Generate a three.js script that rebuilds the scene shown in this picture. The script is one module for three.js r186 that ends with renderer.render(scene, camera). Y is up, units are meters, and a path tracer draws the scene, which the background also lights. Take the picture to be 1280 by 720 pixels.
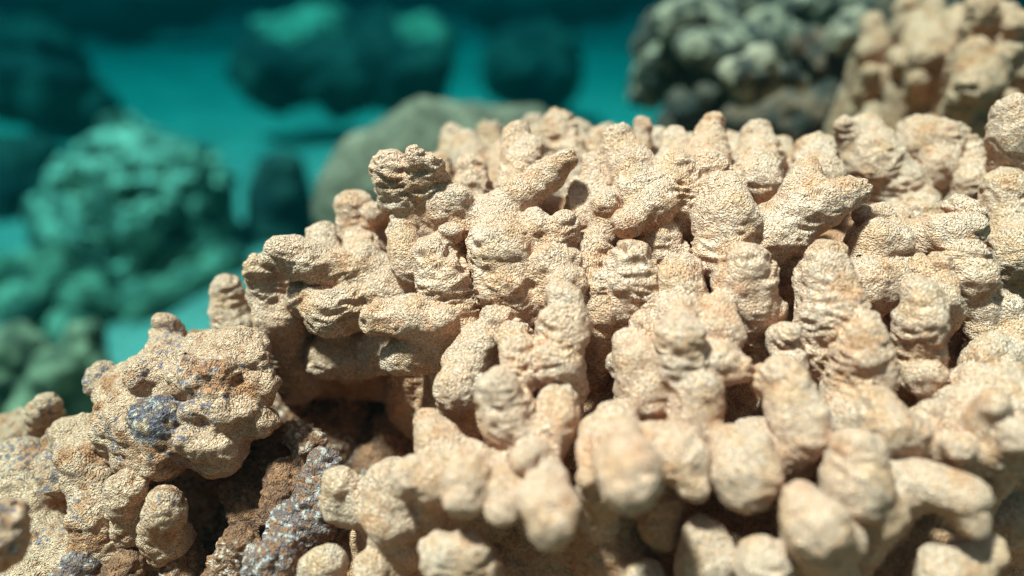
import * as THREE from 'three';

// ------------------------------------------------------------------ camera, light, water
const scene = new THREE.Scene();
const EYE = new THREE.Vector3(0, 0.85, 0), PITCH = 24 * Math.PI / 180, FPX = 360 / Math.tan(22.5 * Math.PI / 180);
const camera = new THREE.PerspectiveCamera(45, 16 / 9, 0.01, 200);
camera.position.copy(EYE);
camera.rotation.x = -PITCH;
camera.focus = 0.305;
camera.userData.fStop = 2.3;
scene.add(camera);

const renderer = new THREE.WebGLRenderer({ antialias: true });
renderer.toneMapping = THREE.LinearToneMapping;
renderer.toneMappingExposure = 2.4;
renderer.shadowMap.enabled = true;

function makeSky() {
  const W = 64, H = 32, data = new Float32Array(W * H * 4);
  for (let r = 0; r < H; r++) for (let c = 0; c < W; c++) {
    const up = Math.sin(((r + 0.5) / H - 0.5) * Math.PI), t = Math.max(0, up), o = (r * W + c) * 4;
    const k = 0.3 + 2.9 * t * t * t; // brightest overhead, where the water surface lets the sky in
    data[o] = 0.93 * k; data[o + 1] = 1.0 * k; data[o + 2] = 1.1 * k; data[o + 3] = 1;
  }
  const t = new THREE.DataTexture(data, W, H, THREE.RGBAFormat, THREE.FloatType);
  t.mapping = THREE.EquirectangularReflectionMapping; t.magFilter = THREE.LinearFilter; t.needsUpdate = true;
  return t;
}
scene.background = makeSky();
scene.environment = scene.background;
scene.environmentIntensity = 0.13; scene.backgroundIntensity = 0.13;

const sun = new THREE.DirectionalLight(new THREE.Color(1.0, 0.985, 0.97), 5);
sun.position.set(-0.85, 2.9, -0.1);
sun.target.position.set(0, 0.7, -0.3);
sun.castShadow = true; sun.shadow.radius = 11; sun.shadow.mapSize.set(2048, 2048);
sun.shadow.camera.left = -6; sun.shadow.camera.right = 6; sun.shadow.camera.top = 6; sun.shadow.camera.bottom = -6; sun.shadow.camera.far = 20;
scene.add(sun, sun.target);

// the body of clear sea water that swallows red light with distance
const waterMat = new THREE.MeshPhysicalMaterial({ color: 0xffffff, transmission: 1, roughness: 0, ior: 1.33, thickness: 1, transparent: true, opacity: 0.02,
  attenuationDistance: 1, attenuationColor: new THREE.Color().setRGB(Math.exp(-0.82), Math.exp(-0.19), Math.exp(-0.172)) });
waterMat.name = 'sea_water';
{
  const w = new THREE.Mesh(new THREE.BoxGeometry(80, 1.18, 80), waterMat);
  w.name = 'water'; w.position.set(0, 0.41, -30);
  w.userData = { kind: 'structure', label: 'clear blue green sea water over the whole reef' };
  scene.add(w);
}

// the fine haze in that water
scene.fog = new THREE.FogExp2(new THREE.Color().setRGB(0.02, 0.75, 0.8), 0.006);

// ------------------------------------------------------------------ numbers
function rng(seed) { let s = seed >>> 0; return () => { s = (s + 0x6D2B79F5) | 0; let t = Math.imul(s ^ (s >>> 15), 1 | s); t = (t + Math.imul(t ^ (t >>> 7), 61 | t)) ^ t; return ((t ^ (t >>> 14)) >>> 0) / 4294967296; }; }
const PERM = new Uint8Array(512);
{ const R = rng(77), p = [...Array(256).keys()]; for (let i = 255; i > 0; i--) { const j = Math.floor(R() * (i + 1)); [p[i], p[j]] = [p[j], p[i]]; } for (let i = 0; i < 512; i++) PERM[i] = p[i & 255]; }
function gr(h, x, y, z) { h &= 15; const u = h < 8 ? x : y, v = h < 4 ? y : h === 12 || h === 14 ? x : z; return ((h & 1) ? -u : u) + ((h & 2) ? -v : v); }
function noise(x, y, z) {
  const fx = Math.floor(x), fy = Math.floor(y), fz = Math.floor(z), X = fx & 255, Y = fy & 255, Z = fz & 255;
  x -= fx; y -= fy; z -= fz;
  const u = x * x * x * (x * (x * 6 - 15) + 10), v = y * y * y * (y * (y * 6 - 15) + 10), w = z * z * z * (z * (z * 6 - 15) + 10);
  const A = PERM[X] + Y, AA = PERM[A] + Z, AB = PERM[A + 1] + Z, B = PERM[X + 1] + Y, BA = PERM[B] + Z, BB = PERM[B + 1] + Z;
  const l = (t, a, b) => a + t * (b - a);
  return l(w, l(v, l(u, gr(PERM[AA], x, y, z), gr(PERM[BA], x - 1, y, z)), l(u, gr(PERM[AB], x, y - 1, z), gr(PERM[BB], x - 1, y - 1, z))),
    l(v, l(u, gr(PERM[AA + 1], x, y, z - 1), gr(PERM[BA + 1], x - 1, y, z - 1)), l(u, gr(PERM[AB + 1], x, y - 1, z - 1), gr(PERM[BB + 1], x - 1, y - 1, z - 1))));
}
const sstep = (a, b, x) => { const t = Math.min(1, Math.max(0, (x - a) / (b - a))); return t * t * (3 - 2 * t); };
// distance to the nearest of scattered points (1 = one cell): rounded granules
function cells(x, y, z) {
  const ix = Math.floor(x), iy = Math.floor(y), iz = Math.floor(z); let best = 9;
  for (let a = -1; a < 2; a++) for (let b = -1; b < 2; b++) for (let c = -1; c < 2; c++) {
    const X = ix + a, Y = iy + b, Z = iz + c, h = PERM[PERM[PERM[X & 255] + (Y & 255)] + (Z & 255)], h2 = PERM[h + 57], h3 = PERM[h2 + 101];
    const dx = X + 0.15 + 0.7 * h / 255 - x, dy = Y + 0.15 + 0.7 * h2 / 255 - y, dz = Z + 0.15 + 0.7 * h3 / 255 - z, d = dx * dx + dy * dy + dz * dz;
    if (d < best) best = d;
  }
  return Math.sqrt(best);
}

const CP = Math.cos(PITCH), SP = Math.sin(PITCH);
// a point of the reef: how far along the line of sight from the eye, and where across the view (photo pixels)
function at(px, py, d) {
  const r = (px - 640) / FPX * d, u = (360 - py) / FPX * d;
  return [EYE.x + r, EYE.y + u * CP - d * SP, EYE.z - (d * CP + u * SP)];
}
const inView = (dr, du, df) => [dr, du * CP - df * SP, -(df * CP + du * SP)];

// ------------------------------------------------------------------ implicit surfaces
// prim: tapered capsule {a, b, ra, rb}; a part is a list of prims melted together; a thing is parts melted a little into each other
function sdPrim(p, x, y, z) {
  const px = x - p.ax, py = y - p.ay, pz = z - p.az;
  let t = (px * p.bx + py * p.by + pz * p.bz) * p.inv; t = t < 0 ? 0 : t > 1 ? 1 : t;
  const dx = px - t * p.bx, dy = py - t * p.by, dz = pz - t * p.bz;
  return Math.sqrt(dx * dx + dy * dy + dz * dz) - p.ra - t * p.dr;
}
function prim(a, b, ra, rb) {
  const bx = b[0] - a[0], by = b[1] - a[1], bz = b[2] - a[2], l = bx * bx + by * by + bz * bz;
  return { ax: a[0], ay: a[1], az: a[2], bx, by, bz, inv: l > 1e-14 ? 1 / l : 0, ra, dr: rb - ra,
    lo: [0, 1, 2].map((i) => Math.min(a[i] - ra, b[i] - rb)), hi: [0, 1, 2].map((i) => Math.max(a[i] + ra, b[i] + rb)) };
}
const smin = (a, b, k) => { const h = k - Math.abs(a - b); return h > 0 ? Math.min(a, b) - h * h / (4 * k) : a < b ? a : b; };
const boxOf = (prims, m) => [[0, 1, 2].map((i) => Math.min(...prims.map((p) => p.lo[i])) - m), [0, 1, 2].map((i) => Math.max(...prims.map((p) => p.hi[i])) + m)];
const meets = (p, lo, hi, m) => p.lo[0] - m < hi[0] && p.hi[0] + m > lo[0] && p.lo[1] - m < hi[1] && p.hi[1] + m > lo[1] && p.lo[2] - m < hi[2] && p.hi[2] + m > lo[2];
let triangles = 0;

// meshes one part of a thing: the cells of a lattice shared by all parts, so that neighbours meet without a seam
function meshPart(parts, at_, o) {
  const { h, k, k2, amp } = o, margin = k2 + amp + 3 * h, me = parts[at_];
  const [lo0, hi0] = boxOf(me.prims, margin);
  const near = [];
  parts.forEach((q, i) => { const pr = q.prims.filter((p) => meets(p, lo0, hi0, k + k2)); if (pr.length) near.push({ i, pr }); });
  const i0 = lo0.map((v) => Math.floor(v / h)), n = hi0.map((v, i) => Math.ceil(v / h) - i0[i] + 1), [nx, ny, nz] = n;
  const partD = (q, x, y, z) => { let d = 1e3; for (const p of q.pr) d = smin(d, sdPrim(p, x, y, z), k); return d; };
  const field = (x, y, z) => { let d = 1e3; for (const q of near) d = smin(d, partD(q, x, y, z), k2); return d; };
  const F = new Float32Array(nx * ny * nz).fill(1e3), BS = 6, reach = BS * h * 0.88 + h + k + k2;
  // value by blocks, far blocks skipped; in a block only the prims that can matter are kept
  for (let bz = 0; bz < nz; bz += BS) for (let by = 0; by < ny; by += BS) for (let bx = 0; bx < nx; bx += BS) {
    const cx = (i0[0] + bx + BS / 2) * h, cy = (i0[1] + by + BS / 2) * h, cz = (i0[2] + bz + BS / 2) * h;
    const c = field(cx, cy, cz), X1 = Math.min(nx, bx + BS), Y1 = Math.min(ny, by + BS), Z1 = Math.min(nz, bz + BS);
    if (Math.abs(c) > reach) { if (c < 0) for (let z = bz; z < Z1; z++) for (let y = by; y < Y1; y++) for (let x = bx; x < X1; x++) F[(z * ny + y) * nx + x] = -1; continue; }
    const few = [];
    for (const q of near) { const pr = q.pr.filter((p) => sdPrim(p, cx, cy, cz) < reach + 0.5 * (k + k2)); if (pr.length) few.push(pr); }
    for (let z = bz; z < Z1; z++) for (let y = by; y < Y1; y++) for (let x = bx; x < X1; x++) {
      const X = (i0[0] + x) * h, Y = (i0[1] + y) * h, Z = (i0[2] + z) * h;
      let d = 1e3; for (const pr of few) { let e = 1e3; for (const p of pr) e = smin(e, sdPrim(p, X, Y, Z), k); d = smin(d, e, k2); }
      F[(z * ny + y) * nx + x] = d;
    }
  }
  // surface nets
  const id = new Int32Array(nx * ny * nz).fill(-1), P = [];
  const co = [0, 1, nx, nx + 1, nx * ny, nx * ny + 1, nx * ny + nx, nx * ny + nx + 1];
  const E = [[0, 1], [2, 3], [4, 5], [6, 7], [0, 2], [1, 3], [4, 6], [5, 7], [0, 4], [1, 5], [2, 6], [3, 7]];
  for (let z = 0; z < nz - 1; z++) for (let y = 0; y < ny - 1; y++) for (let x = 0; x < nx - 1; x++) {
    const b = (z * ny + y) * nx + x; let s = 0;
    for (let c = 0; c < 8; c++) if (F[b + co[c]] < 0) s |= 1 << c;
    if (s === 0 || s === 255) continue;
    let sx = 0, sy = 0, sz = 0, m = 0;
    for (const [p, q] of E) {
      const fp = F[b + co[p]], fq = F[b + co[q]];
      if ((fp < 0) === (fq < 0)) continue;
      const t = fp / (fp - fq), px = p & 1, py = (p >> 1) & 1, pz = p >> 2;
      sx += px + t * ((q & 1) - px); sy += py + t * (((q >> 1) & 1) - py); sz += pz + t * ((q >> 2) - pz); m++;
    }
    id[b] = P.length / 3;
    P.push((i0[0] + x + sx / m) * h, (i0[1] + y + sy / m) * h, (i0[2] + z + sz / m) * h);
  }
  const Q = [];
  for (let z = 1; z < nz - 1; z++) for (let y = 1; y < ny - 1; y++) for (let x = 1; x < nx - 1; x++) {
    const b = (z * ny + y) * nx + x, f = F[b] < 0;
    const quad = (p, q, r, s, flip) => { if (id[p] >= 0 && id[q] >= 0 && id[r] >= 0 && id[s] >= 0) flip ? Q.push(id[p], id[s], id[r], id[q]) : Q.push(id[p], id[q], id[r], id[s]); };
    if ((F[b + 1] < 0) !== f) quad(b, b - nx, b - nx - nx * ny, b - nx * ny, f);
    if ((F[b + nx] < 0) !== f) quad(b, b - nx * ny, b - nx * ny - 1, b - 1, f);
    if ((F[b + nx * ny] < 0) !== f) quad(b, b - 1, b - 1 - nx, b - nx, f);
  }
  const nv = P.length / 3;
  const normals = () => {
    const N = new Float32Array(nv * 3);
    for (let i = 0; i < Q.length; i += 4) {
      const a = Q[i] * 3, b = Q[i + 1] * 3, c = Q[i + 2] * 3, d = Q[i + 3] * 3;
      const ux = P[c] - P[a], uy = P[c + 1] - P[a + 1], uz = P[c + 2] - P[a + 2], vx = P[d] - P[b], vy = P[d + 1] - P[b + 1], vz = P[d + 2] - P[b + 2];
      const x = uy * vz - uz * vy, y = uz * vx - ux * vz, z = ux * vy - uy * vx;
      for (const v of [a, b, c, d]) { N[v] += x; N[v + 1] += y; N[v + 2] += z; }
    }
    for (let i = 0; i < nv * 3; i += 3) { const l = Math.hypot(N[i], N[i + 1], N[i + 2]) || 1; N[i] /= l; N[i + 1] /= l; N[i + 2] /= l; }
    return N;
  };
  let N = normals();
  if (Q.length) { // outward?
    let s = 0; for (let i = 0; i < Math.min(nv, 40); i++) { const a = i * 3; s += Math.sign(field(P[a] + N[a] * h, P[a + 1] + N[a + 1] * h, P[a + 2] + N[a + 2] * h) - field(P[a] - N[a] * h, P[a + 1] - N[a + 1] * h, P[a + 2] - N[a + 2] * h)); }
    if (s < 0) { for (let i = 0; i < Q.length; i += 4) { const t = Q[i + 1]; Q[i + 1] = Q[i + 3]; Q[i + 3] = t; } N = N.map((v) => -v); }
  }
  const N0 = N, moved = new Float32Array(nv * 3);
  for (let i = 0; i < nv; i++) { const a = i * 3, e = o.disp(P[a], P[a + 1], P[a + 2], N[a], N[a + 1], N[a + 2]); for (let c = 0; c < 3; c++) moved[a + c] = P[a + c] + N[a + c] * e; }
  const base = P.slice(); for (let i = 0; i < nv * 3; i++) P[i] = moved[i];
  N = normals();
  // keep what belongs to this part
  const own = [];
  for (let i = 0; i < Q.length; i += 4) {
    let x = 0, y = 0, z = 0;
    for (let c = 0; c < 4; c++) { const a = Q[i + c] * 3; x += base[a] / 4; y += base[a + 1] / 4; z += base[a + 2] / 4; }
    let bestD = 1e9, best = -1; for (const q of near) { const d = partD(q, x, y, z); if (d < bestD) { bestD = d; best = q.i; } }
    if (best === at_) own.push(i);
  }
  // what hangs together is one mesh; crumbs stay with the largest piece
  const up = Int32Array.from({ length: nv }, (_, i) => i), root = (v) => { while (up[v] !== v) v = up[v] = up[up[v]]; return v; };
  for (const i of own) for (let c = 1; c < 4; c++) up[root(Q[i + c])] = root(Q[i]);
  const groups = new Map(); for (const i of own) { const k = root(Q[i]); groups.has(k) ? groups.get(k).push(i) : groups.set(k, [i]); }
  const pieces = [...groups.values()].sort((a, b) => b.length - a.length), kept = pieces.filter((p, i) => i === 0 || p.length > 60);
  for (const p of pieces) if (!kept.includes(p) && p.length > 12) kept[0].push(...p);
  return kept.map((quads) => {
    // box-mapped uv in metres
    const key = new Map(), pos = [], nor = [], uv = [], col = [], idx = [], out = [0, 0, 0], org = o.origin;
    const vert = (v, ax) => {
      const kk = v * 3 + ax; let j = key.get(kk);
      if (j === undefined) {
        j = pos.length / 3; key.set(kk, j); const a = v * 3, x = P[a], y = P[a + 1], z = P[a + 2];
        pos.push(x - org[0], y - org[1], z - org[2]); nor.push(N[a], N[a + 1], N[a + 2]);
        ax === 0 ? uv.push(z, y * 1.2) : ax === 1 ? uv.push(x + 0.37, z * 1.1) : uv.push(x, y * 1.2 + 0.21);
        o.color(base[a], base[a + 1], base[a + 2], out, me); col.push(out[0], out[1], out[2]);
      }
      return j;
    };
    for (const i of quads) {
      let nX = 0, nY = 0, nZ = 0; for (let c = 0; c < 4; c++) { const a = Q[i + c] * 3; nX += N0[a]; nY += N0[a + 1]; nZ += N0[a + 2]; }
      nX = Math.abs(nX); nY = Math.abs(nY); nZ = Math.abs(nZ);
      const ax = nX > nY && nX > nZ ? 0 : nY > nZ ? 1 : 2, q = [0, 1, 2, 3].map((c) => vert(Q[i + c], ax));
      idx.push(q[0], q[1], q[2], q[0], q[2], q[3]);
    }
    triangles += idx.length / 3;
    const g = new THREE.BufferGeometry();
    g.setAttribute('position', new THREE.Float32BufferAttribute(pos, 3)); g.setAttribute('normal', new THREE.Float32BufferAttribute(nor, 3));
    g.setAttribute('uv', new THREE.Float32BufferAttribute(uv, 2)); g.setAttribute('color', new THREE.Float32BufferAttribute(col, 3)); g.setIndex(idx);
    return g;
  });
}
const taken = new Map();
const numbered = (n) => { const k = taken.get(n) ?? 0; taken.set(n, k + 1); return k ? n + '_' + String(k).padStart(3, '0') : n; };
function thing(name, label, category, parts, o, group) {
  const root = new THREE.Group(); root.name = numbered(name); root.userData = { label, category }; if (group) root.userData.group = group;
  if (o.kind) { root.userData = { label, kind: o.kind }; }
  const all = parts.flatMap((p) => p.prims), [lo, hi] = boxOf(all, 0);
  o.origin = o.origin ?? [(lo[0] + hi[0]) / 2, lo[1], (lo[2] + hi[2]) / 2];
  root.position.set(...o.origin); scene.add(root);
  const own = new Map(), before = triangles;
  parts.forEach((p, i) => {
    for (const g of meshPart(parts, i, o)) {
    const m = new THREE.Mesh(g, p.mat ?? o.mat), k = own.get(p.name) ?? 0; own.set(p.name, k + 1);
    m.name = k ? p.name + '_' + String(k).padStart(3, '0') : p.name; m.castShadow = m.receiveShadow = true;
    if (p.label) m.userData.label = p.label;
    root.add(m);
    }
  });
  return root;
}
// text form of limbs: nodes "x,y,deeper,r" in photo pixels (deeper in mm behind the depth chart), chains parted by |
function limb(chart, text) {
  const prims = [];
  for (const chain of text.split('|')) {
    const nodes = chain.trim().split(/\s+/).map((s) => { const [x, y, dz, r] = s.split(',').map(Number), d0 = chart(x, y) + dz / 1000, R = r / FPX * d0; return [at(x, y, d0 + R * 0.9), R]; });
    if (nodes.length === 1) prims.push(prim(nodes[0][0], nodes[0][0], nodes[0][1], nodes[0][1]));
    for (let i = 0; i + 1 < nodes.length; i++) prims.push(prim(nodes[i][0], nodes[i + 1][0], nodes[i][1], nodes[i + 1][1]));
    prims.end = nodes[nodes.length - 1];
  }
  return prims;
}
// depth chart: scattered soundings (x, y, depth in mm), blended by nearness
function chartOf(...rows) {
  return (x, y) => { let s = 0, w = 0; for (const [a, b, d] of rows) { const k = 1 / ((x - a) ** 2 + (y - b) ** 2 + 300) ** 1.6; s += k * d; w += k; } const d = s / w; return (d < 305 ? 305 - (305 - d) * 0.74 : d) / 1000; };
}

// ------------------------------------------------------------------ materials
function tile(size, make, srgb) {
  const data = new Uint8Array(size * size * 4); make(data, size);
  const t = new THREE.DataTexture(data, size, size); t.wrapS = t.wrapT = THREE.RepeatWrapping; t.magFilter = THREE.LinearFilter; if (srgb) t.colorSpace = THREE.SRGBColorSpace; t.needsUpdate = true; return t;
}
// granules: tiling scattered domes, n across; returns per pixel height and which granule
function granules(size, n, seed) {
  const R = rng(seed), px = new Float32Array(n * n), py = new Float32Array(n * n), hue = new Float32Array(n * n), tall = new Float32Array(n * n);
  for (let i = 0; i < n * n; i++) { px[i] = R(); py[i] = R(); hue[i] = R(); tall[i] = 0.3 + 0.7 * R(); }
  const H = new Float32Array(size * size), C = new Float32Array(size * size);
  for (let y = 0; y < size; y++) for (let x = 0; x < size; x++) {
    const u = x / size * n, v = y / size * n, iu = Math.floor(u), iv = Math.floor(v); let best = 0, tone = 0.5, near = 9;
    for (let a = -1; a < 2; a++) for (let c = -1; c < 2; c++) {
      const cu = (iu + a + n) % n, cv = (iv + c + n) % n, i = cv * n + cu, rad = 0.36 + 0.3 * hue[(i * 7 + 3) % (n * n)], d = Math.hypot(iu + a + px[i] - u, iv + c + py[i] - v);
      const q = Math.max(0, 1 - (d / rad) ** 2), e = tall[i] * q * (2 - q); best += e * e;
      if (d < near) { near = d; tone = d < rad * 0.8 ? hue[i] : 0.45; }
    }
    H[y * size + x] = Math.min(1, Math.sqrt(best)); C[y * size + x] = tone;
  }
  return { H, C };
}
const S = 1024, G1 = granules(S, 70, 5), G2 = granules(S, 130, 9);
const bumpTex = tile(S, (d) => { for (let i = 0; i < S * S; i++) { const v = 255 * (0.42 * G1.H[i] + 0.58 * G2.H[i]); d[i * 4] = d[i * 4 + 1] = d[i * 4 + 2] = v; d[i * 4 + 3] = 255; } });
// grain of the coral skin: every granule has a tone of its own (cream, sand, tan, rust), no link to its height
const skinTex = tile(S, (d) => { const tones = [[255, 254, 252], [254, 248, 238], [232, 212, 188], [188, 150, 114], [255, 252, 246], [196, 194, 192]];
  for (let i = 0; i < S * S; i++) { const a = tones[Math.floor(G1.C[i] * 5.999)], b = tones[Math.floor(G2.C[i] * 5.999)]; for (let c = 0; c < 3; c++) d[i * 4 + c] = 0.3 * a[c] + 0.7 * b[c]; d[i * 4 + 3] = 255; } }, true);
function rockMat(name, tileM, bump, rough = 0.9) {
  const map = skinTex.clone(), b = bumpTex.clone(); for (const t of [map, b]) { t.repeat.set(1 / tileM, 1 / tileM); t.needsUpdate = true; }
  const m = new THREE.MeshStandardMaterial({ map, bumpMap: b, bumpScale: bump, roughness: rough, vertexColors: true }); m.name = name; return m;
}
const coralMat = rockMat('coral_skin', 0.085, 0.0017);
const rubbleMat = rockMat('rubble', 0.085, 0.0013);
const farMat = rockMat('reef_rock', 1.2, 0.012);
const midMat = rockMat('mid_reef_rock', 0.2, 0.002);

// ------------------------------------------------------------------ the finger corals
const CORAL = { k: 0.005, k2: 0.0021, amp: 0.0022, mat: coralMat,
  disp(x, y, z) {
    const wx = x + 0.004 * noise(x * 60, y * 60, z * 60), wy = y + 0.0026 * noise(x * 90 + 7, y * 90, z * 90), lump = noise(x * 95, y * 95, z * 95), ridge = noise(wx * 120, wy * 290, z * 120), g = cells(x * 210, wy * 290, z * 210);
    const m = 0.6 + 0.4 * sstep(0.19, 0.27, -z);
    return 0.0013 * lump + 0.0007 * noise(x * 210, y * 210 + 3, z * 210) + m * (0.0011 * (1 - 2.4 * Math.abs(ridge)) * (0.3 + 1.1 * sstep(-0.2, 0.35, noise(x * 30 + 9, y * 30, z * 30))) + 0.0010 * (0.5 - g));
  },
  color(x, y, z, out, me) {
    const p = noise(x * 55 + 3, y * 55, z * 55), q = noise(x * 170, y * 170 + 5, z * 170), s = noise(x * 420, y * 420, z * 420 + 8);
    const tan = sstep(0.12, 0.5, 0.6 * p + 0.55 * q + 0.2 * s), pale = sstep(-0.1, -0.5, p + 0.4 * s), v = 0.95 + 0.12 * s, gold = sstep(0.1, 0.32, noise(x * 75 + 40, y * 75, z * 75) + 0.35 * noise(x * 300, y * 300, z * 300 + 9));
    out[0] = (0.93 - tan * 0.04) * v; out[1] = (0.608 - tan * 0.1 + pale * 0.04) * v; out[2] = (0.478 - tan * 0.12 + pale * 0.06) * v;
    out[0] *= 1 - 0.05 * gold; out[1] *= 1 - 0.12 * gold; out[2] *= 1 - 0.22 * gold;
    if (me.tint === 'brown') { out[0] *= 0.93; out[1] *= 0.78; out[2] *= 0.66; }  // brown tissue of base and hanging columns, with warm crevice shade painted in
    if (me.tint === 'dull') { out[0] *= 0.92; out[1] *= 0.84; out[2] *= 0.76; }
  } };
const DEPTH = chartOf([1150, 650, 203], [1000, 680, 200], [780, 590, 205], [690, 640, 213], [600, 600, 226], [500, 620, 240], [430, 620, 262], [590, 700, 215], [420, 700, 255], [640, 490, 236], [850, 440, 240], [930, 570, 222], [990, 500, 232], [1070, 570, 218], [1250, 530, 222],
  [700, 400, 276], [580, 450, 285], [640, 330, 296], [520, 400, 296], [600, 250, 310], [650, 170, 345], [700, 200, 318], [520, 220, 312], [450, 270, 352], [350, 320, 312], [290, 370, 345], [410, 400, 312], [420, 450, 325],
  [790, 250, 312], [780, 180, 330], [850, 340, 293], [900, 260, 302], [930, 350, 288], [1040, 245, 300], [980, 290, 300], [890, 165, 352], [950, 170, 358], [1035, 350, 272], [1085, 170, 372], [1130, 250, 365], [1180, 200, 372], [1265, 150, 330], [1260, 260, 330],
  [1080, 430, 248], [1150, 390, 254], [1110, 300, 296], [1200, 290, 296], [1210, 345, 286], [1255, 400, 292], [1230, 450, 262], [780, 340, 290], [750, 400, 280]);
const main = [];
const RB = rng(900);
const b = (text, tint) => { const pr = limb(DEPTH, text.replace('^', '')), [e, R] = pr.end, dir = text[0] === '^' ? inView(0.15, -0.1, 1) : inView(0, -0.75, 0.66); const e2 = e.map((v, i) => v + dir[i] * 0.045); pr.push(prim(e, e2, R * 1.0, R * 1.15)); for (const p of pr.slice(0, 2)) for (let i = 0, n = p.ra > 0.0078 ? 2 : 1; i < n; i++) { const u = RB() * 2 - 1, a = RB() * 6.283, q = Math.sqrt(1 - u * u), f = RB() * 0.7, rr = p.ra * (0.4 + 0.16 * RB()), l = p.ra * 0.8;
    const c = [p.ax + f * p.bx + l * q * Math.cos(a), p.ay + f * p.by + l * (0.35 + 0.65 * u), p.az + f * p.bz + l * q * Math.sin(a)]; pr.push(prim(c, [p.ax + f * p.bx, p.ay + f * p.by, p.az + f * p.bz], rr, rr)); }
  main.push({ name: 'branch', prims: pr, tint }); };
b('487,210,0,23 505,245,4,29 530,285,10,33 | 518,196,-6,13 522,222,0,18 | 541,208,-4,15 540,240,4,24 565,285,10,34');
b('445,257,0,21 446,290,6,24 455,330,15,26');
b('352,314,0,20 385,328,2,25 430,345,6,30 480,350,18,32 | 459,304,-2,14 456,330,2,21');
b('402,290,12,15 410,330,16,22');
b('385,372,8,26 420,372,12,28');
b('325,336,6,18 338,365,6,26 352,398,10,29');
b('280,358,12,16 286,385,14,20 296,410,18,24');
b('502,278,-6,16 506,315,-2,18 515,335,8,20');
b('540,320,-2,25 556,355,0,32 568,395,6,34');
b('474,398,-6,21 520,398,-4,26 570,405,6,30');
b('^497,447,4,22 520,440,8,28 560,430,16,32');
b('^408,392,0,29 440,380,10,32 480,370,20,32');
b('^410,447,14,28 445,440,20,34 480,430,28,34');
b('623,270,2,30 628,315,-4,40 632,360,-2,37 650,385,10,34');
b('706,201,-2,15 680,222,-2,20 645,250,2,25 610,278,8,32');
b('646,172,4,19 650,205,8,23 650,240,16,26 | 668,180,6,9 662,200,8,14');
b('590,214,40,20 592,245,40,24');
b('584,182,85,20 590,210,85,24');
b('698,160,70,22 708,195,70,25 720,230,70,26');
for (const [x, y, dz, rr] of [[565, 170, 110, 17], [548, 205, 60, 18], [612, 165, 120, 16], [628, 190, 60, 17], [668, 158, 110, 17], [725, 165, 100, 18], [718, 190, 60, 19], [748, 172, 60, 15], [760, 165, 100, 13], [822, 172, 60, 14], [862, 182, 40, 15], [915, 178, 50, 16], [975, 185, 40, 17]]) b(`${x},${y},${dz},${rr - 2} ${x + 3},${y + 28},${dz},${rr + 2} ${x + 4},${y + 60},${dz + 4},${rr + 5}`);
b('560,262,2,34 590,285,8,36');
b('703,283,-4,20 690,310,4,28 680,340,14,30');
b('668,285,0,25 665,320,4,30');
b('690,335,-2,32 700,370,8,34');
b('706,374,-10,23 708,410,-12,28 694,452,-10,31 700,480,4,30');
b('644,420,-2,17 645,445,0,19 648,470,10,20');
b('600,425,0,25 585,455,-6,30 572,487,-8,26');
b('625,405,2,24 640,430,12,26');
b('750,355,2,15 750,395,6,18 745,430,14,20');
b('772,177,4,21 785,205,2,27 797,240,0,26 815,270,10,30');
b('742,205,14,15 745,240,14,17 745,262,14,19');
b('722,235,16,14 725,275,20,16');
b('801,156,44,10 803,185,44,12');
b('840,172,24,15 842,205,24,20');
b('889,162,6,17 885,195,4,24 880,225,6,32');
b('945,169,6,20 948,200,6,27 945,230,10,30');
b('1020,190,30,23 1025,225,34,28');
b('905,242,-4,28 910,275,-8,39 900,325,0,32');
b('784,280,-8,19 812,262,-4,25 838,240,2,32');
b('822,302,10,26 832,330,14,30');
b('735,312,10,24 740,345,10,30');
b('789,326,-6,26 790,355,-6,31 790,385,4,30');
b('840,225,2,33 860,255,8,34');
b('1008,215,2,19 1003,245,2,26 990,275,8,32');
b('1068,240,-10,18 1035,252,-8,23 1000,270,-4,28 970,285,4,32');
b('985,290,-4,31 955,300,0,34');
b('930,332,-12,25 932,347,-12,35 936,385,-8,31 945,415,8,28');
b('850,342,-8,25 850,370,-6,32 850,405,6,32');
b('1033,322,-6,25 1036,355,-6,34 1040,395,-6,39 1030,440,10,36');
b('898,385,-10,22 898,415,-6,25');
b('852,384,-6,13 848,420,-4,25 850,455,0,32');
b('782,426,-6,14 797,450,-4,28 812,490,2,39');
b('926,462,-6,15 895,455,-4,26 860,460,2,33');
b('772,455,2,12 800,465,0,24');
b('872,490,-8,33 868,535,2,31');
b('624,490,-4,28 630,520,-3,31 658,560,2,33');
b('698,508,-3,26 690,535,-2,27 668,560,2,33');
b('689,660,-16,26 688,637,-16,35 682,602,-2,25 672,565,5,28');
b('655,575,-14,17 668,570,-4,20');
b('537,530,-3,19 550,555,-2,26 575,590,4,30');
b('577,624,-16,23 580,607,-14,29 592,578,6,21');
b('508,600,-10,23 545,597,-4,29');
b('632,632,-12,23 632,617,-10,27 620,585,6,20');
b('490,605,4,33 492,640,4,37 496,675,10,34');
b('425,605,0,23 430,630,4,25 470,630,10,30');
b('585,695,-2,32 590,720,0,40 | 545,690,0,22 560,700,2,26');
b('468,714,-2,24 480,735,4,30');
b('407,705,0,26 400,735,6,30');
b('788,608,-20,34 787,588,-18,37 778,558,0,26 770,530,6,24');
b('767,522,4,22 765,560,6,27 755,600,12,30');
b('735,600,4,12 738,560,6,15 745,540,8,17');
b('865,606,-8,23 852,572,-6,30 830,560,4,27 805,562,10,28');
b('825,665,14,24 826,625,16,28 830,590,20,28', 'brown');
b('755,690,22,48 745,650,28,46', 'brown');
b('983,475,-4,25 990,510,-6,32 1002,543,-8,29');
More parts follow.
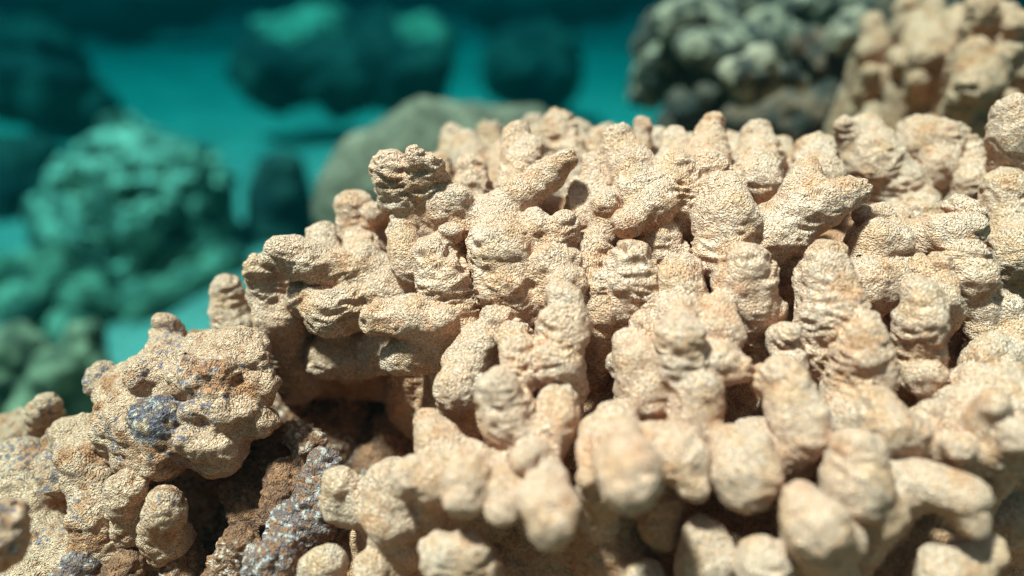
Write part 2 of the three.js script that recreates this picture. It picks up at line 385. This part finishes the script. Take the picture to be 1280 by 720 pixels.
b('932,570,-6,38 930,592,-8,42 945,560,12,36');
b('1096,509,-6,26 1110,535,-4,32 1150,560,4,36');
b('1068,562,-10,28 1072,600,-12,37 1090,640,-2,36');
b('1003,627,-8,25 1018,658,-12,37 1030,700,0,38 | 1068,675,-6,15 1050,670,-2,22');
b('1214,652,-6,18 1207,625,-8,25 1170,607,0,25 1130,605,4,30');
b('1237,690,-4,18 1200,712,0,30');
b('1180,712,0,30 1170,740,4,34');
b('1225,500,2,38 1270,520,4,44');
b('1207,560,0,28 1245,555,0,35 1290,540,4,40');
b('1150,545,2,33 1200,545,6,34');
b('1200,492,4,32 1240,482,6,36');
b('1160,515,-6,16 1165,530,0,24'); b('1262,472,-6,20 1255,495,0,28'); b('1240,505,-8,18 1235,525,0,26'); b('1268,545,-9,20 1262,560,-2,28'); b('1195,560,-8,20 1205,570,0,26');
b('955,708,0,35 970,740,2,40');
b('1035,718,-2,33 1040,745,0,36');
b('880,670,-2,24 882,700,-4,33 890,740,0,36');
b('805,728,6,30 800,745,10,30');
b('1265,655,14,32 1290,640,16,36');
b('1120,302,-4,20 1100,302,-2,25 1085,330,6,30');
b('1210,287,0,19 1180,296,0,23 1150,302,4,28');
b('1200,325,0,24 1210,345,0,27 1215,370,4,21');
b('1152,372,0,24 1150,405,0,29 1146,445,4,28');
b('1080,422,-6,26 1075,455,-4,35 1070,495,4,37 1060,525,10,34');
b('1252,387,0,22 1258,410,0,27 1260,440,8,28');
b('1228,447,4,23 1270,452,6,26');
b('1120,348,6,33 1080,360,6,34');
b('1081,165,4,24 1090,200,4,37 1115,235,6,37 1140,260,10,32 | 1056,156,6,10 1062,172,6,16');
b('1136,256,6,26 1150,275,10,28');
b('1178,210,-6,27 1172,190,0,29 1150,178,10,30');
b('1212,190,10,17 1215,230,14,18');
b('1265,142,0,23 1268,170,0,28 1270,200,6,26');
b('1258,237,0,27 1262,275,0,35 1270,320,8,34');
{ const R = rng(404); // small young knobs
  for (let i = 0, n = 0; i < 400 && n < 40; i++) { const x = Math.round(470 + 780 * R()), y = Math.round(215 + 330 * R()), a = R() * 6.283, l = 14 + 12 * R(), rr = 9 + 7 * R(), dz = -5 + 6 * R(); if (x < 560 && y > 420 || x < 780 && y > 430 || y > 480 && x < 1000) continue; n++;
    b(`${x},${y},${dz.toFixed(1)},${rr.toFixed(1)} ${(x + l * Math.cos(a)).toFixed(0)},${(y + l * (0.5 + 0.5 * Math.sin(a))).toFixed(0)},${(dz + 6).toFixed(1)},${(rr + 4).toFixed(1)} ${x},${y + 34},12,${(rr + 5).toFixed(1)}`); } }
{ // the shared base that the branches stand on
  const poly = [[330, 400], [440, 310], [520, 250], [640, 215], [780, 220], [900, 220], [1000, 240], [1100, 220], [1210, 235], [1215, 290], [1300, 400], [1300, 760], [380, 760], [430, 640], [575, 560], [545, 440], [430, 385]];
  const inside = (x, y) => { let c = false; for (let i = 0, j = poly.length - 1; i < poly.length; j = i++) { const [xi, yi] = poly[i], [xj, yj] = poly[j]; if ((yi > y) !== (yj > y) && x < (xj - xi) * (y - yi) / (yj - yi) + xi) c = !c; } return c; };
  const pr = [], dn = inView(0, -0.75, 0.66);
  for (let y = 230; y < 760; y += 44) for (let x = 340; x < 1300; x += 44) if (inside(x, y)) { const p = at(x, y, DEPTH(x, y) + 0.034); const c = p.map((v, i) => v + dn[i] * 0.026); pr.push(prim(c, c.map((v, i) => v + dn[i] * 0.03), 0.016, 0.02)); }
  main.push({ name: 'base', prims: pr, tint: 'brown', label: 'tan base of the mound between the branches, browned with painted crevice shade' });
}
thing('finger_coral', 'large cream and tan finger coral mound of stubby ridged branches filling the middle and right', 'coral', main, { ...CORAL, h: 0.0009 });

// upper right: a farther colony
const DEPTH3 = chartOf([1160, 80, 500], [1220, 90, 450], [1110, 100, 540], [1260, 40, 460], [1140, 20, 560]);
const far = [], c3 = (t) => { const pr = limb(DEPTH3, t), [e, R] = pr.end, dir = inView(0, -0.7, 0.7); pr.push(prim(e, e.map((v, i) => v + dir[i] * 0.07), R, R * 1.2)); far.push({ name: 'branch', prims: pr, tint: 'dull' }); };
c3('1163,80,0,23 1162,60,4,22 1160,40,16,20'); c3('1158,35,20,17 1150,60,30,18'); c3('1121,72,0,13 1128,95,6,18');
c3('1134,112,0,19 1136,140,4,24 1140,165,12,24'); c3('1102,95,0,13 1108,120,6,17 1115,145,10,18'); c3('1196,150,0,17 1190,170,6,22');
c3('1218,70,0,22 1222,105,0,28 1225,140,8,28'); c3('1196,25,10,18 1200,50,14,22'); c3('1252,25,0,22 1255,55,4,26 1262,85,10,26'); c3('1135,10,10,16 1135,35,16,18');
c3('1228,0,8,18 1232,25,14,22'); c3('1276,90,0,18 1278,120,6,24'); c3('1178,110,12,17 1180,135,16,20'); c3('1090,30,14,14 1095,60,20,16');
{ const R = rng(55); for (let i = 0; i < 38; i++) { const y = Math.round(4 + 160 * R()), x = Math.round((y > 60 ? 1072 : 1100) + 195 * R()), rr = 9 + 8 * R(), dz = -14 + 16 * R(); c3(`${x},${y},${dz.toFixed(0)},${rr.toFixed(0)} ${x + Math.round(10 * R() - 5)},${y + 24},${(dz + 12).toFixed(0)},${(rr + 4).toFixed(0)}`); } }
thing('finger_coral', 'smaller blurred finger coral colony of tan knobs in the upper right corner', 'coral', far, { ...CORAL, k: 0.006, k2: 0.0022, h: 0.0017 });

// ------------------------------------------------------------------ left lump and rubble
const LUMP = { k: 0.006, k2: 0.0035, amp: 0.004, mat: coralMat,
  disp(x, y, z) { const w = noise(x * 70, y * 70, z * 70); return 0.003 * w + 0.0026 * (0.5 - cells(x * 110 + w, y * 170, z * 110)) + 0.0012 * (0.55 - cells(x * 240, y * 300, z * 240)); },
  color(x, y, z, out, me) {
    const p = noise(x * 60 + 13, y * 60, z * 60), q = noise(x * 190, y * 190, z * 190), s = noise(x * 480, y * 480, z * 480), t = sstep(0.0, 0.5, p * 0.7 + q * 0.6), v = 0.92 + 0.25 * s;
    if (me.tint === 'purple') { const m = sstep(0.05, 0.3, q + 0.5 * s); out[0] = 0.17 + 0.16 * m; out[1] = 0.125 + 0.04 * m; out[2] = 0.17 - 0.09 * m; const f = sstep(0.12, 0.28, s); for (let c = 0; c < 3; c++) out[c] += f * 0.35; return; }
    const sp = sstep(0.12, 0.3, noise(x * 38 + 70, y * 38, z * 38)) * sstep(0.15, 0.3, noise(x * 430, y * 430, z * 430 + 31)); out[0] = (0.88 - 0.26 * t) * v * (1 - 0.65 * sp); out[1] = (0.54 - 0.27 * t) * v * (1 - 0.55 * sp); out[2] = (0.4 - 0.26 * t) * v * (1 - 0.2 * sp);
  } };
const DEPTH2 = chartOf([210, 420, 330], [250, 480, 302], [300, 440, 308], [110, 480, 325], [200, 540, 298], [280, 560, 296], [160, 610, 292], [210, 640, 288], [60, 560, 330], [50, 650, 318], [120, 690, 300]);
const lump = [], l2 = (t, name = 'lobe', x = {}) => lump.push({ name, prims: limb(DEPTH2, t), ...x });
l2('208,407,8,15 211,430,8,20 216,460,14,26', 'knob'); l2('160,495,4,40 210,480,8,52 255,475,8,52'); l2('215,455,6,40 240,470,8,44'); l2('165,540,8,44 190,560,10,44'); l2('290,462,-2,24 280,500,2,30'); l2('318,448,-4,18 300,455,2,24'); l2('300,500,-4,22 285,510,2,26'); l2('303,438,0,32 275,450,6,36'); l2('250,440,4,24 262,470,8,30');
l2('326,480,-4,26 300,485,4,34'); l2('330,530,0,20 305,525,4,30'); l2('272,556,-4,40 250,535,8,48'); l2('200,560,-2,40 185,525,4,46'); l2('130,478,10,24 150,490,12,36');
l2('158,612,-2,24 162,655,6,20 175,690,12,24', 'knob'); l2('208,636,-4,28 207,668,6,26 205,700,16,30', 'knob');
l2('184,520,-1,20 200,536,-2,24 208,522,-1,20 196,516,-1,20', 'encrusting_patch', { tint: 'purple', label: 'purple grey encrusting patch on the left side of the lump' });
{ const R = rng(12); for (let i = 0; i < 44; i++) { const a = R() * 6.283, q = Math.sqrt(R()), x = Math.round(232 + 96 * q * Math.cos(a)), y = Math.round(502 + 74 * q * Math.sin(a)), rr = Math.round(8 + 9 * R()); if (Math.hypot(x - 198, y - 528) > 40) l2(`${x},${y},${Math.round(-9 + 6 * R())},${rr} ${x + Math.round(8 * R() - 4)},${y + 6},4,${rr + 4}`); } }
l2('240,470,40,60 200,560,45,60 240,640,60,70', 'base');
thing('coral_lump', 'knobbly tan coral lump with a round purple grey patch, left of the dark hollow', 'coral', lump, { ...LUMP, h: 0.0009 });

const low = [], l4 = (t, name = 'lobe') => low.push({ name, prims: limb(DEPTH2, t) });
l4('100,548,0,34 112,580,4,36 120,620,8,34'); l4('22,575,10,30 40,600,6,40 60,630,6,42'); l4('75,560,6,24 80,600,4,36'); l4('60,503,22,15 52,530,34,22', 'knob'); l4('12,640,-70,24 0,690,-70,30');
l4('60,680,0,44 100,700,4,40'); l4('115,650,0,26 130,690,4,34'); l4('30,720,-10,40 60,730,0,44'); l4('20,560,40,50 80,640,50,60', 'base');
thing('coral_mound', 'low mustard coral mound with a dark hole in the lower left corner', 'coral', low, { ...LUMP, h: 0.001 });

const RUB = { k: 0.005, k2: 0.004, amp: 0.006, mat: rubbleMat,
  disp(x, y, z) { const w = noise(x * 60, y * 60, z * 60); return 0.0026 * w + 0.0034 * (0.5 - cells(x * 130 + w, y * 150, z * 130)) + 0.0026 * (0.55 - cells(x * 300, y * 340, z * 300)); },
  color(x, y, z, out, me) {
    const p = noise(x * 45 + 21, y * 45, z * 45), q = noise(x * 210, y * 210, z * 210), s = noise(x * 600, y * 600, z * 600), v = 1 + 0.7 * s;
    if (me.tint === 'grey') { const n1 = noise(x * 520, y * 520, z * 520 + 4), w = sstep(0.18, 0.34, n1 + 0.5 * q), o = sstep(0.2, 0.35, -n1 + 0.4 * p); out[0] = 0.22 + 0.42 * w + 0.18 * o; out[1] = 0.14 + 0.4 * w + 0.03 * o; out[2] = 0.15 + 0.4 * w - 0.07 * o; return; }
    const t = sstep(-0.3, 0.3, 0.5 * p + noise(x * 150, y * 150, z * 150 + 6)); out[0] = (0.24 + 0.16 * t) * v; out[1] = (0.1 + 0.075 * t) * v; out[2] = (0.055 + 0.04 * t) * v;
    const cr = sstep(0.08, 0.22, p) * sstep(0.1, 0.26, noise(x * 520, y * 520, z * 520 + 4)); out[0] += cr * 0.4; out[1] += cr * 0.42; out[2] += cr * 0.45;
  } };
const DEPTH5 = chartOf([330, 560, 330], [400, 570, 300], [360, 640, 292], [330, 700, 280], [240, 700, 296], [150, 710, 300], [420, 660, 285]);
const rub = [], l5 = (t, tint, name = 'lobe', label) => rub.push({ name, prims: limb(DEPTH5, t), tint, ...(label ? { label } : {}) });
l5('335,548,6,24 350,580,10,32'); l5('300,590,10,26 320,640,14,34'); l5('360,600,4,26 350,640,6,30'); l5('300,680,0,24 285,720,0,34'); l5('225,700,6,26 230,730,4,36'); l5('165,705,0,24 150,730,-4,34'); l5('370,540,14,18 385,560,14,22');
l5('405,578,-2,20 400,610,-2,26 395,650,0,28', 'grey', 'crust', 'grey and violet speckled crust'); l5('365,655,-2,26 350,690,-4,30', 'grey', 'crust', 'grey and violet speckled crust'); l5('330,705,-6,26 345,730,-8,34', 'grey', 'crust', 'grey and violet speckled crust');
l5('100,705,-4,20 95,725,-6,28', 'grey', 'crust', 'grey and violet speckled crust');
l5('350,500,50,34 370,545,50,34', 0, 'base'); l5('435,520,70,50 400,600,60,50', 0, 'base'); l5('500,540,60,40 470,620,50,50', 0, 'base'); l5('340,640,60,70 300,720,60,80', 0, 'base');  // includes dark walls added behind the hollow to stand for its shade
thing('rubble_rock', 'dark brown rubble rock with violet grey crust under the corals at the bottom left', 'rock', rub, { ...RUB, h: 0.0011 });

// the reef block that lifts all this above the sand, mostly hidden; its unseen front is added to bounce warm light upwards
const ROCK = (f, a, dark, light, patch = 0.3, bias = 0) => ({ k: a * 1.2, k2: a * 0.8, amp: a * 1.6, mat: farMat,
  disp(x, y, z) { const w = noise(x * f, y * f, z * f); return a * (0.9 * w + 0.5 * noise(x * f * 2.3, y * f * 2.3, z * f * 2.3) + 0.5 * (0.5 - cells(x * f * 1.6 + w, y * f * 1.6, z * f * 1.6))); },
  color(x, y, z, out, me) { const L = me.tint ?? light, D = dark, t = sstep(-patch, patch, bias + noise(x * f * 1.3 + 5, y * f * 1.3, z * f * 1.3) + 0.5 * noise(x * f * 4, y * f * 4, z * f * 4)), s = 1 + 0.4 * noise(x * f * 11, y * f * 11, z * f * 11); for (let c = 0; c < 3; c++) out[c] = (D[c] + (L[c] - D[c]) * t) * s; } });
thing('reef_block', 'tan reef block that carries the finger corals, its unseen front added for warm bounce light', 'rock', [{ name: 'base', prims: [prim([-0.05, 0.0, -0.55], [-0.03, 0.42, -0.5], 0.3, 0.2), prim([0.3, 0.0, -0.6], [0.35, 0.42, -0.6], 0.34, 0.24), prim([-0.1, 0.56, -0.4], [0.1, 0.55, -0.38], 0.075, 0.1), prim([0.1, 0.55, -0.38], [0.3, 0.57, -0.44], 0.1, 0.12), prim([-0.25, 0.5, -0.18], [0.45, 0.5, -0.16], 0.11, 0.11), prim([-0.3, 0.4, 0.02], [0.5, 0.4, 0.02], 0.13, 0.13)] }], { ...ROCK(9, 0.02, [0.4, 0.22, 0.12], [0.62, 0.38, 0.24]), h: 0.012 });

// ------------------------------------------------------------------ behind: rocks and coral heads
const flat = (d) => () => d;
const lobes = (d, ...texts) => texts.map((t) => ({ name: 'lobe', prims: limb(flat(d), t) }));
// upper right rock
{
  const PALE = [0.5, 0.4, 0.31], BROWN = [0.22, 0.12, 0.08], parts = [], u = (d, tint, ...t) => parts.push(...t.map((x) => ({ name: 'lobe', tint, prims: limb(flat(d), x) })));
  u(0.74, PALE, '842,28,40,28 880,18,60,34 920,10,80,30', '868,58,0,26 900,72,10,34 935,60,30,30', '825,75,90,22 812,110,120,26', '950,45,40,30 985,55,50,26', '900,35,50,26', '985,12,60,24 1040,12,70,24');
  u(0.6, PALE, '925,92,-6,22 945,88,-4,26 965,100,4,20', '930,115,8,18 945,112,10,18', '988,92,-6,11 994,104,2,13', '1052,45,30,20 1065,30,40,18');
  u(0.62, BROWN, '950,150,50,22 1010,140,40,28 1060,115,30,30', '1010,60,40,24 1040,75,30,24', '1000,168,50,20 1050,160,50,24', '915,150,70,18');
  u(0.7, [0.16, 0.1, 0.07], '1080,85,40,24', '862,135,60,26 845,160,80,30', '885,120,30,16');  // dark lobes: shade of the gaps under the lumps, put into colour
  u(0.8, BROWN, '850,60,60,60 930,90,70,80 1020,80,60,90 1100,60,60,100 | 930,90,70,80 930,260,100,150');
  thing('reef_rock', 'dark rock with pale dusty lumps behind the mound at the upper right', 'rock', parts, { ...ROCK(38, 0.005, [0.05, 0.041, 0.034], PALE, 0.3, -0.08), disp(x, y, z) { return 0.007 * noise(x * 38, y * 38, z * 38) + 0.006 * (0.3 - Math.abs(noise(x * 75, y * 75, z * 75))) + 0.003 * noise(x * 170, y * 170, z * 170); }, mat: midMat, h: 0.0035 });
}
// grey green dome
thing('dome_coral', 'smooth grey green dome coral directly behind the mound', 'coral', [
  ...lobes(0.78, '440,262,0,50 470,300,10,70', '468,222,0,62 500,260,10,80', '530,180,10,58 560,230,20,80', '600,175,20,48 620,230,30,70', '655,170,40,40 670,230,50,60'), ...lobes(0.66, '575,178,0,18 590,210,10,30', '640,168,20,16 650,200,30,26')],
  { ...ROCK(22, 0.006, [0.17, 0.14, 0.1], [0.33, 0.27, 0.2]), k: 0.05, k2: 0.03, mat: midMat, h: 0.0035 });
{ // pitted coral head
  const R = rng(31), parts = [], d = 2.0, C = at(178, 268, d + 0.28), rr = 132 / FPX * d;
  parts.push({ name: 'core', prims: [prim(C, [C[0], C[1] - 0.25, C[2]], rr * 0.93, rr)] });
  for (let i = 0, n = 0; i < 400 && n < 12; i++) {
    const u = R() * 2 - 1, a = R() * Math.PI * 2, q = Math.sqrt(1 - u * u), v = [q * Math.cos(a), u, q * Math.sin(a)];
    if (v[2] < -0.3) continue; n++;
    const r = rr * (0.12 + 0.12 * R()), e = C.map((c, j) => c + v[j] * rr * 0.88);
    parts.push({ name: 'lobe', prims: [prim(e, C.map((c, j) => c + v[j] * rr * 0.7), r, r)] });
  }
  thing('pitted_coral', 'round pale pitted coral head standing on the sand at the left', 'coral', parts, { ...ROCK(11, 0.016, [0.11, 0.11, 0.08], [0.76, 0.68, 0.57], 0.2, 0.06), amp: 0.03,
    disp(x, y, z) { const w = 0.03 * noise(x * 8, y * 8, z * 8), c = cells((x + w) * 7.5, (y + w) * 9.5, z * 7.5), c2 = cells(x * 15 + 3, y * 17, z * 15); return 0.014 * noise(x * 9, y * 9, z * 9) + 0.012 * noise(x * 24, y * 24, z * 24) - 0.05 * sstep(0.42, 0.2, c) - 0.03 * sstep(0.42, 0.2, c2); }, h: 0.009 });
}
{ // loose lumps under the head
  const R = rng(8), parts = [];
  for (const [x, y, d, r] of [[60, 345, 1.9, 36], [110, 375, 1.85, 34], [30, 385, 1.8, 34], [190, 385, 1.9, 40], [240, 360, 2, 34], [90, 420, 1.7, 30], [15, 340, 2.1, 30], [280, 330, 2.1, 26]]) parts.push({ name: 'lobe', prims: limb(flat(d), `${x},${y},0,${r} ${x + 20 * R()},${y + 14},60,${r}`) });
  thing('coral_rubble', 'pale rubble lumps heaped at the foot of the pitted coral head', 'rubble', parts, { ...ROCK(11, 0.02, [0.12, 0.12, 0.09], [0.5, 0.46, 0.34], 0.35), h: 0.01 });
}
thing('reef_rock', 'olive brown blurred rock at the left edge above the mustard coral', 'rock', lobes(0.85, '25,440,0,40 20,480,20,50', '70,470,0,34 60,510,20,46', '105,425,60,26 100,470,50,34', '40,520,0,30 90,530,20,40'), { ...ROCK(24, 0.009, [0.1, 0.1, 0.06], [0.4, 0.36, 0.24], 0.35), mat: midMat, h: 0.005 });
const DARK = [0.02, 0.021, 0.022], DIM = [0.085, 0.088, 0.075];
const boulder = (label, d, f, a, h, parts) => thing('boulder', label, 'boulder', parts, { ...ROCK(f, a, DARK, DIM), h });
boulder('small dark rounded boulder between the pitted head and the dome', 2.2, 8, 0.012, 0.012, lobes(2.3, '352,218,0,34 352,250,0,41 350,290,20,44'));
const pale = (t, d, tint) => ({ name: 'sandy_top', prims: limb(flat(d), t), tint });
boulder('large dark boulder with a sandy top in the middle distance', 3.6, 4, 0.07, 0.028, [...lobes(3.7, '330,85,0,42 345,105,0,44', '400,95,0,50 420,102,0,54', '470,85,0,50 490,98,0,48', '530,82,60,34 530,100,60,36'), pale('325,45,160,24 380,42,160,30', 3.7, [0.5, 0.48, 0.38]), pale('420,38,220,28 480,40,200,30', 3.7, [0.5, 0.48, 0.38]), pale('520,42,160,24 545,52,120,20', 3.7, [0.42, 0.4, 0.3])]);
boulder('round brownish boulder on the sand behind the mound', 4.2, 4.5, 0.075, 0.025, lobes(4.2, '640,80,0,42 655,95,0,44', '690,75,0,40 690,100,0,42', '665,65,60,40'));
boulder('dark boulder group at the upper left edge', 3.4, 4, 0.09, 0.03, lobes(3.4, '20,110,0,50 70,120,0,46', '100,130,60,34', '10,60,400,50 60,70,400,40'));
boulder('dark rock mass at the left edge beside the pitted head', 2.6, 5, 0.05, 0.02, lobes(2.6, '0,220,0,54 20,260,0,50', '40,200,100,34', '-10,300,0,50'));
boulder('distant dark reef ridge at the top left', 8, 1.5, 0.2, 0.09, lobes(9, '60,5,0,40 150,5,0,44 230,0,500,40'));
boulder('distant dark reef ridge at the top centre', 9, 1.5, 0.2, 0.09, lobes(9.5, '610,0,0,32 690,8,0,34 760,0,0,32'));

// ------------------------------------------------------------------ sand
{
  const g = new THREE.BufferGeometry(), pos = [], uv = [], col = [], idx = [], NX = 220, NZ = 260;
  for (let j = 0; j <= NZ; j++) for (let i = 0; i <= NX; i++) {
    const w = j / NZ, z = 1.5 - 70 * w * w * w - 4 * w, x = (i / NX - 0.5) * (14 + 60 * w), y = 0.09 * noise(x * 0.9, 3, z * 0.5) + 0.035 * noise(x * 3, 8, z * 1.6) + 0.012 * noise(x * 9, 1, z * 9);
    pos.push(x, y, z); uv.push(x, z); const t = sstep(-0.4, 0.4, noise(x * 3 + 4, 0, z * 3) + noise(x * 14, 2, z * 14)); col.push(0.42 - 0.1 * t, 0.42 - 0.1 * t, 0.4 - 0.095 * t);
  }
  for (let j = 0; j < NZ; j++) for (let i = 0; i < NX; i++) { const a = j * (NX + 1) + i; idx.push(a, a + 1, a + NX + 1, a + 1, a + NX + 2, a + NX + 1); }
  g.setAttribute('position', new THREE.Float32BufferAttribute(pos, 3)); g.setAttribute('uv', new THREE.Float32BufferAttribute(uv, 2)); g.setAttribute('color', new THREE.Float32BufferAttribute(col, 3)); g.setIndex(idx); g.computeVertexNormals();
  const m = new THREE.Mesh(g, farMat); m.name = 'sand'; m.receiveShadow = true; m.userData = { kind: 'structure', label: 'pale sandy sea floor between the rocks' }; scene.add(m);
}
console.log('triangles', Math.round(triangles));
renderer.render(scene, camera);
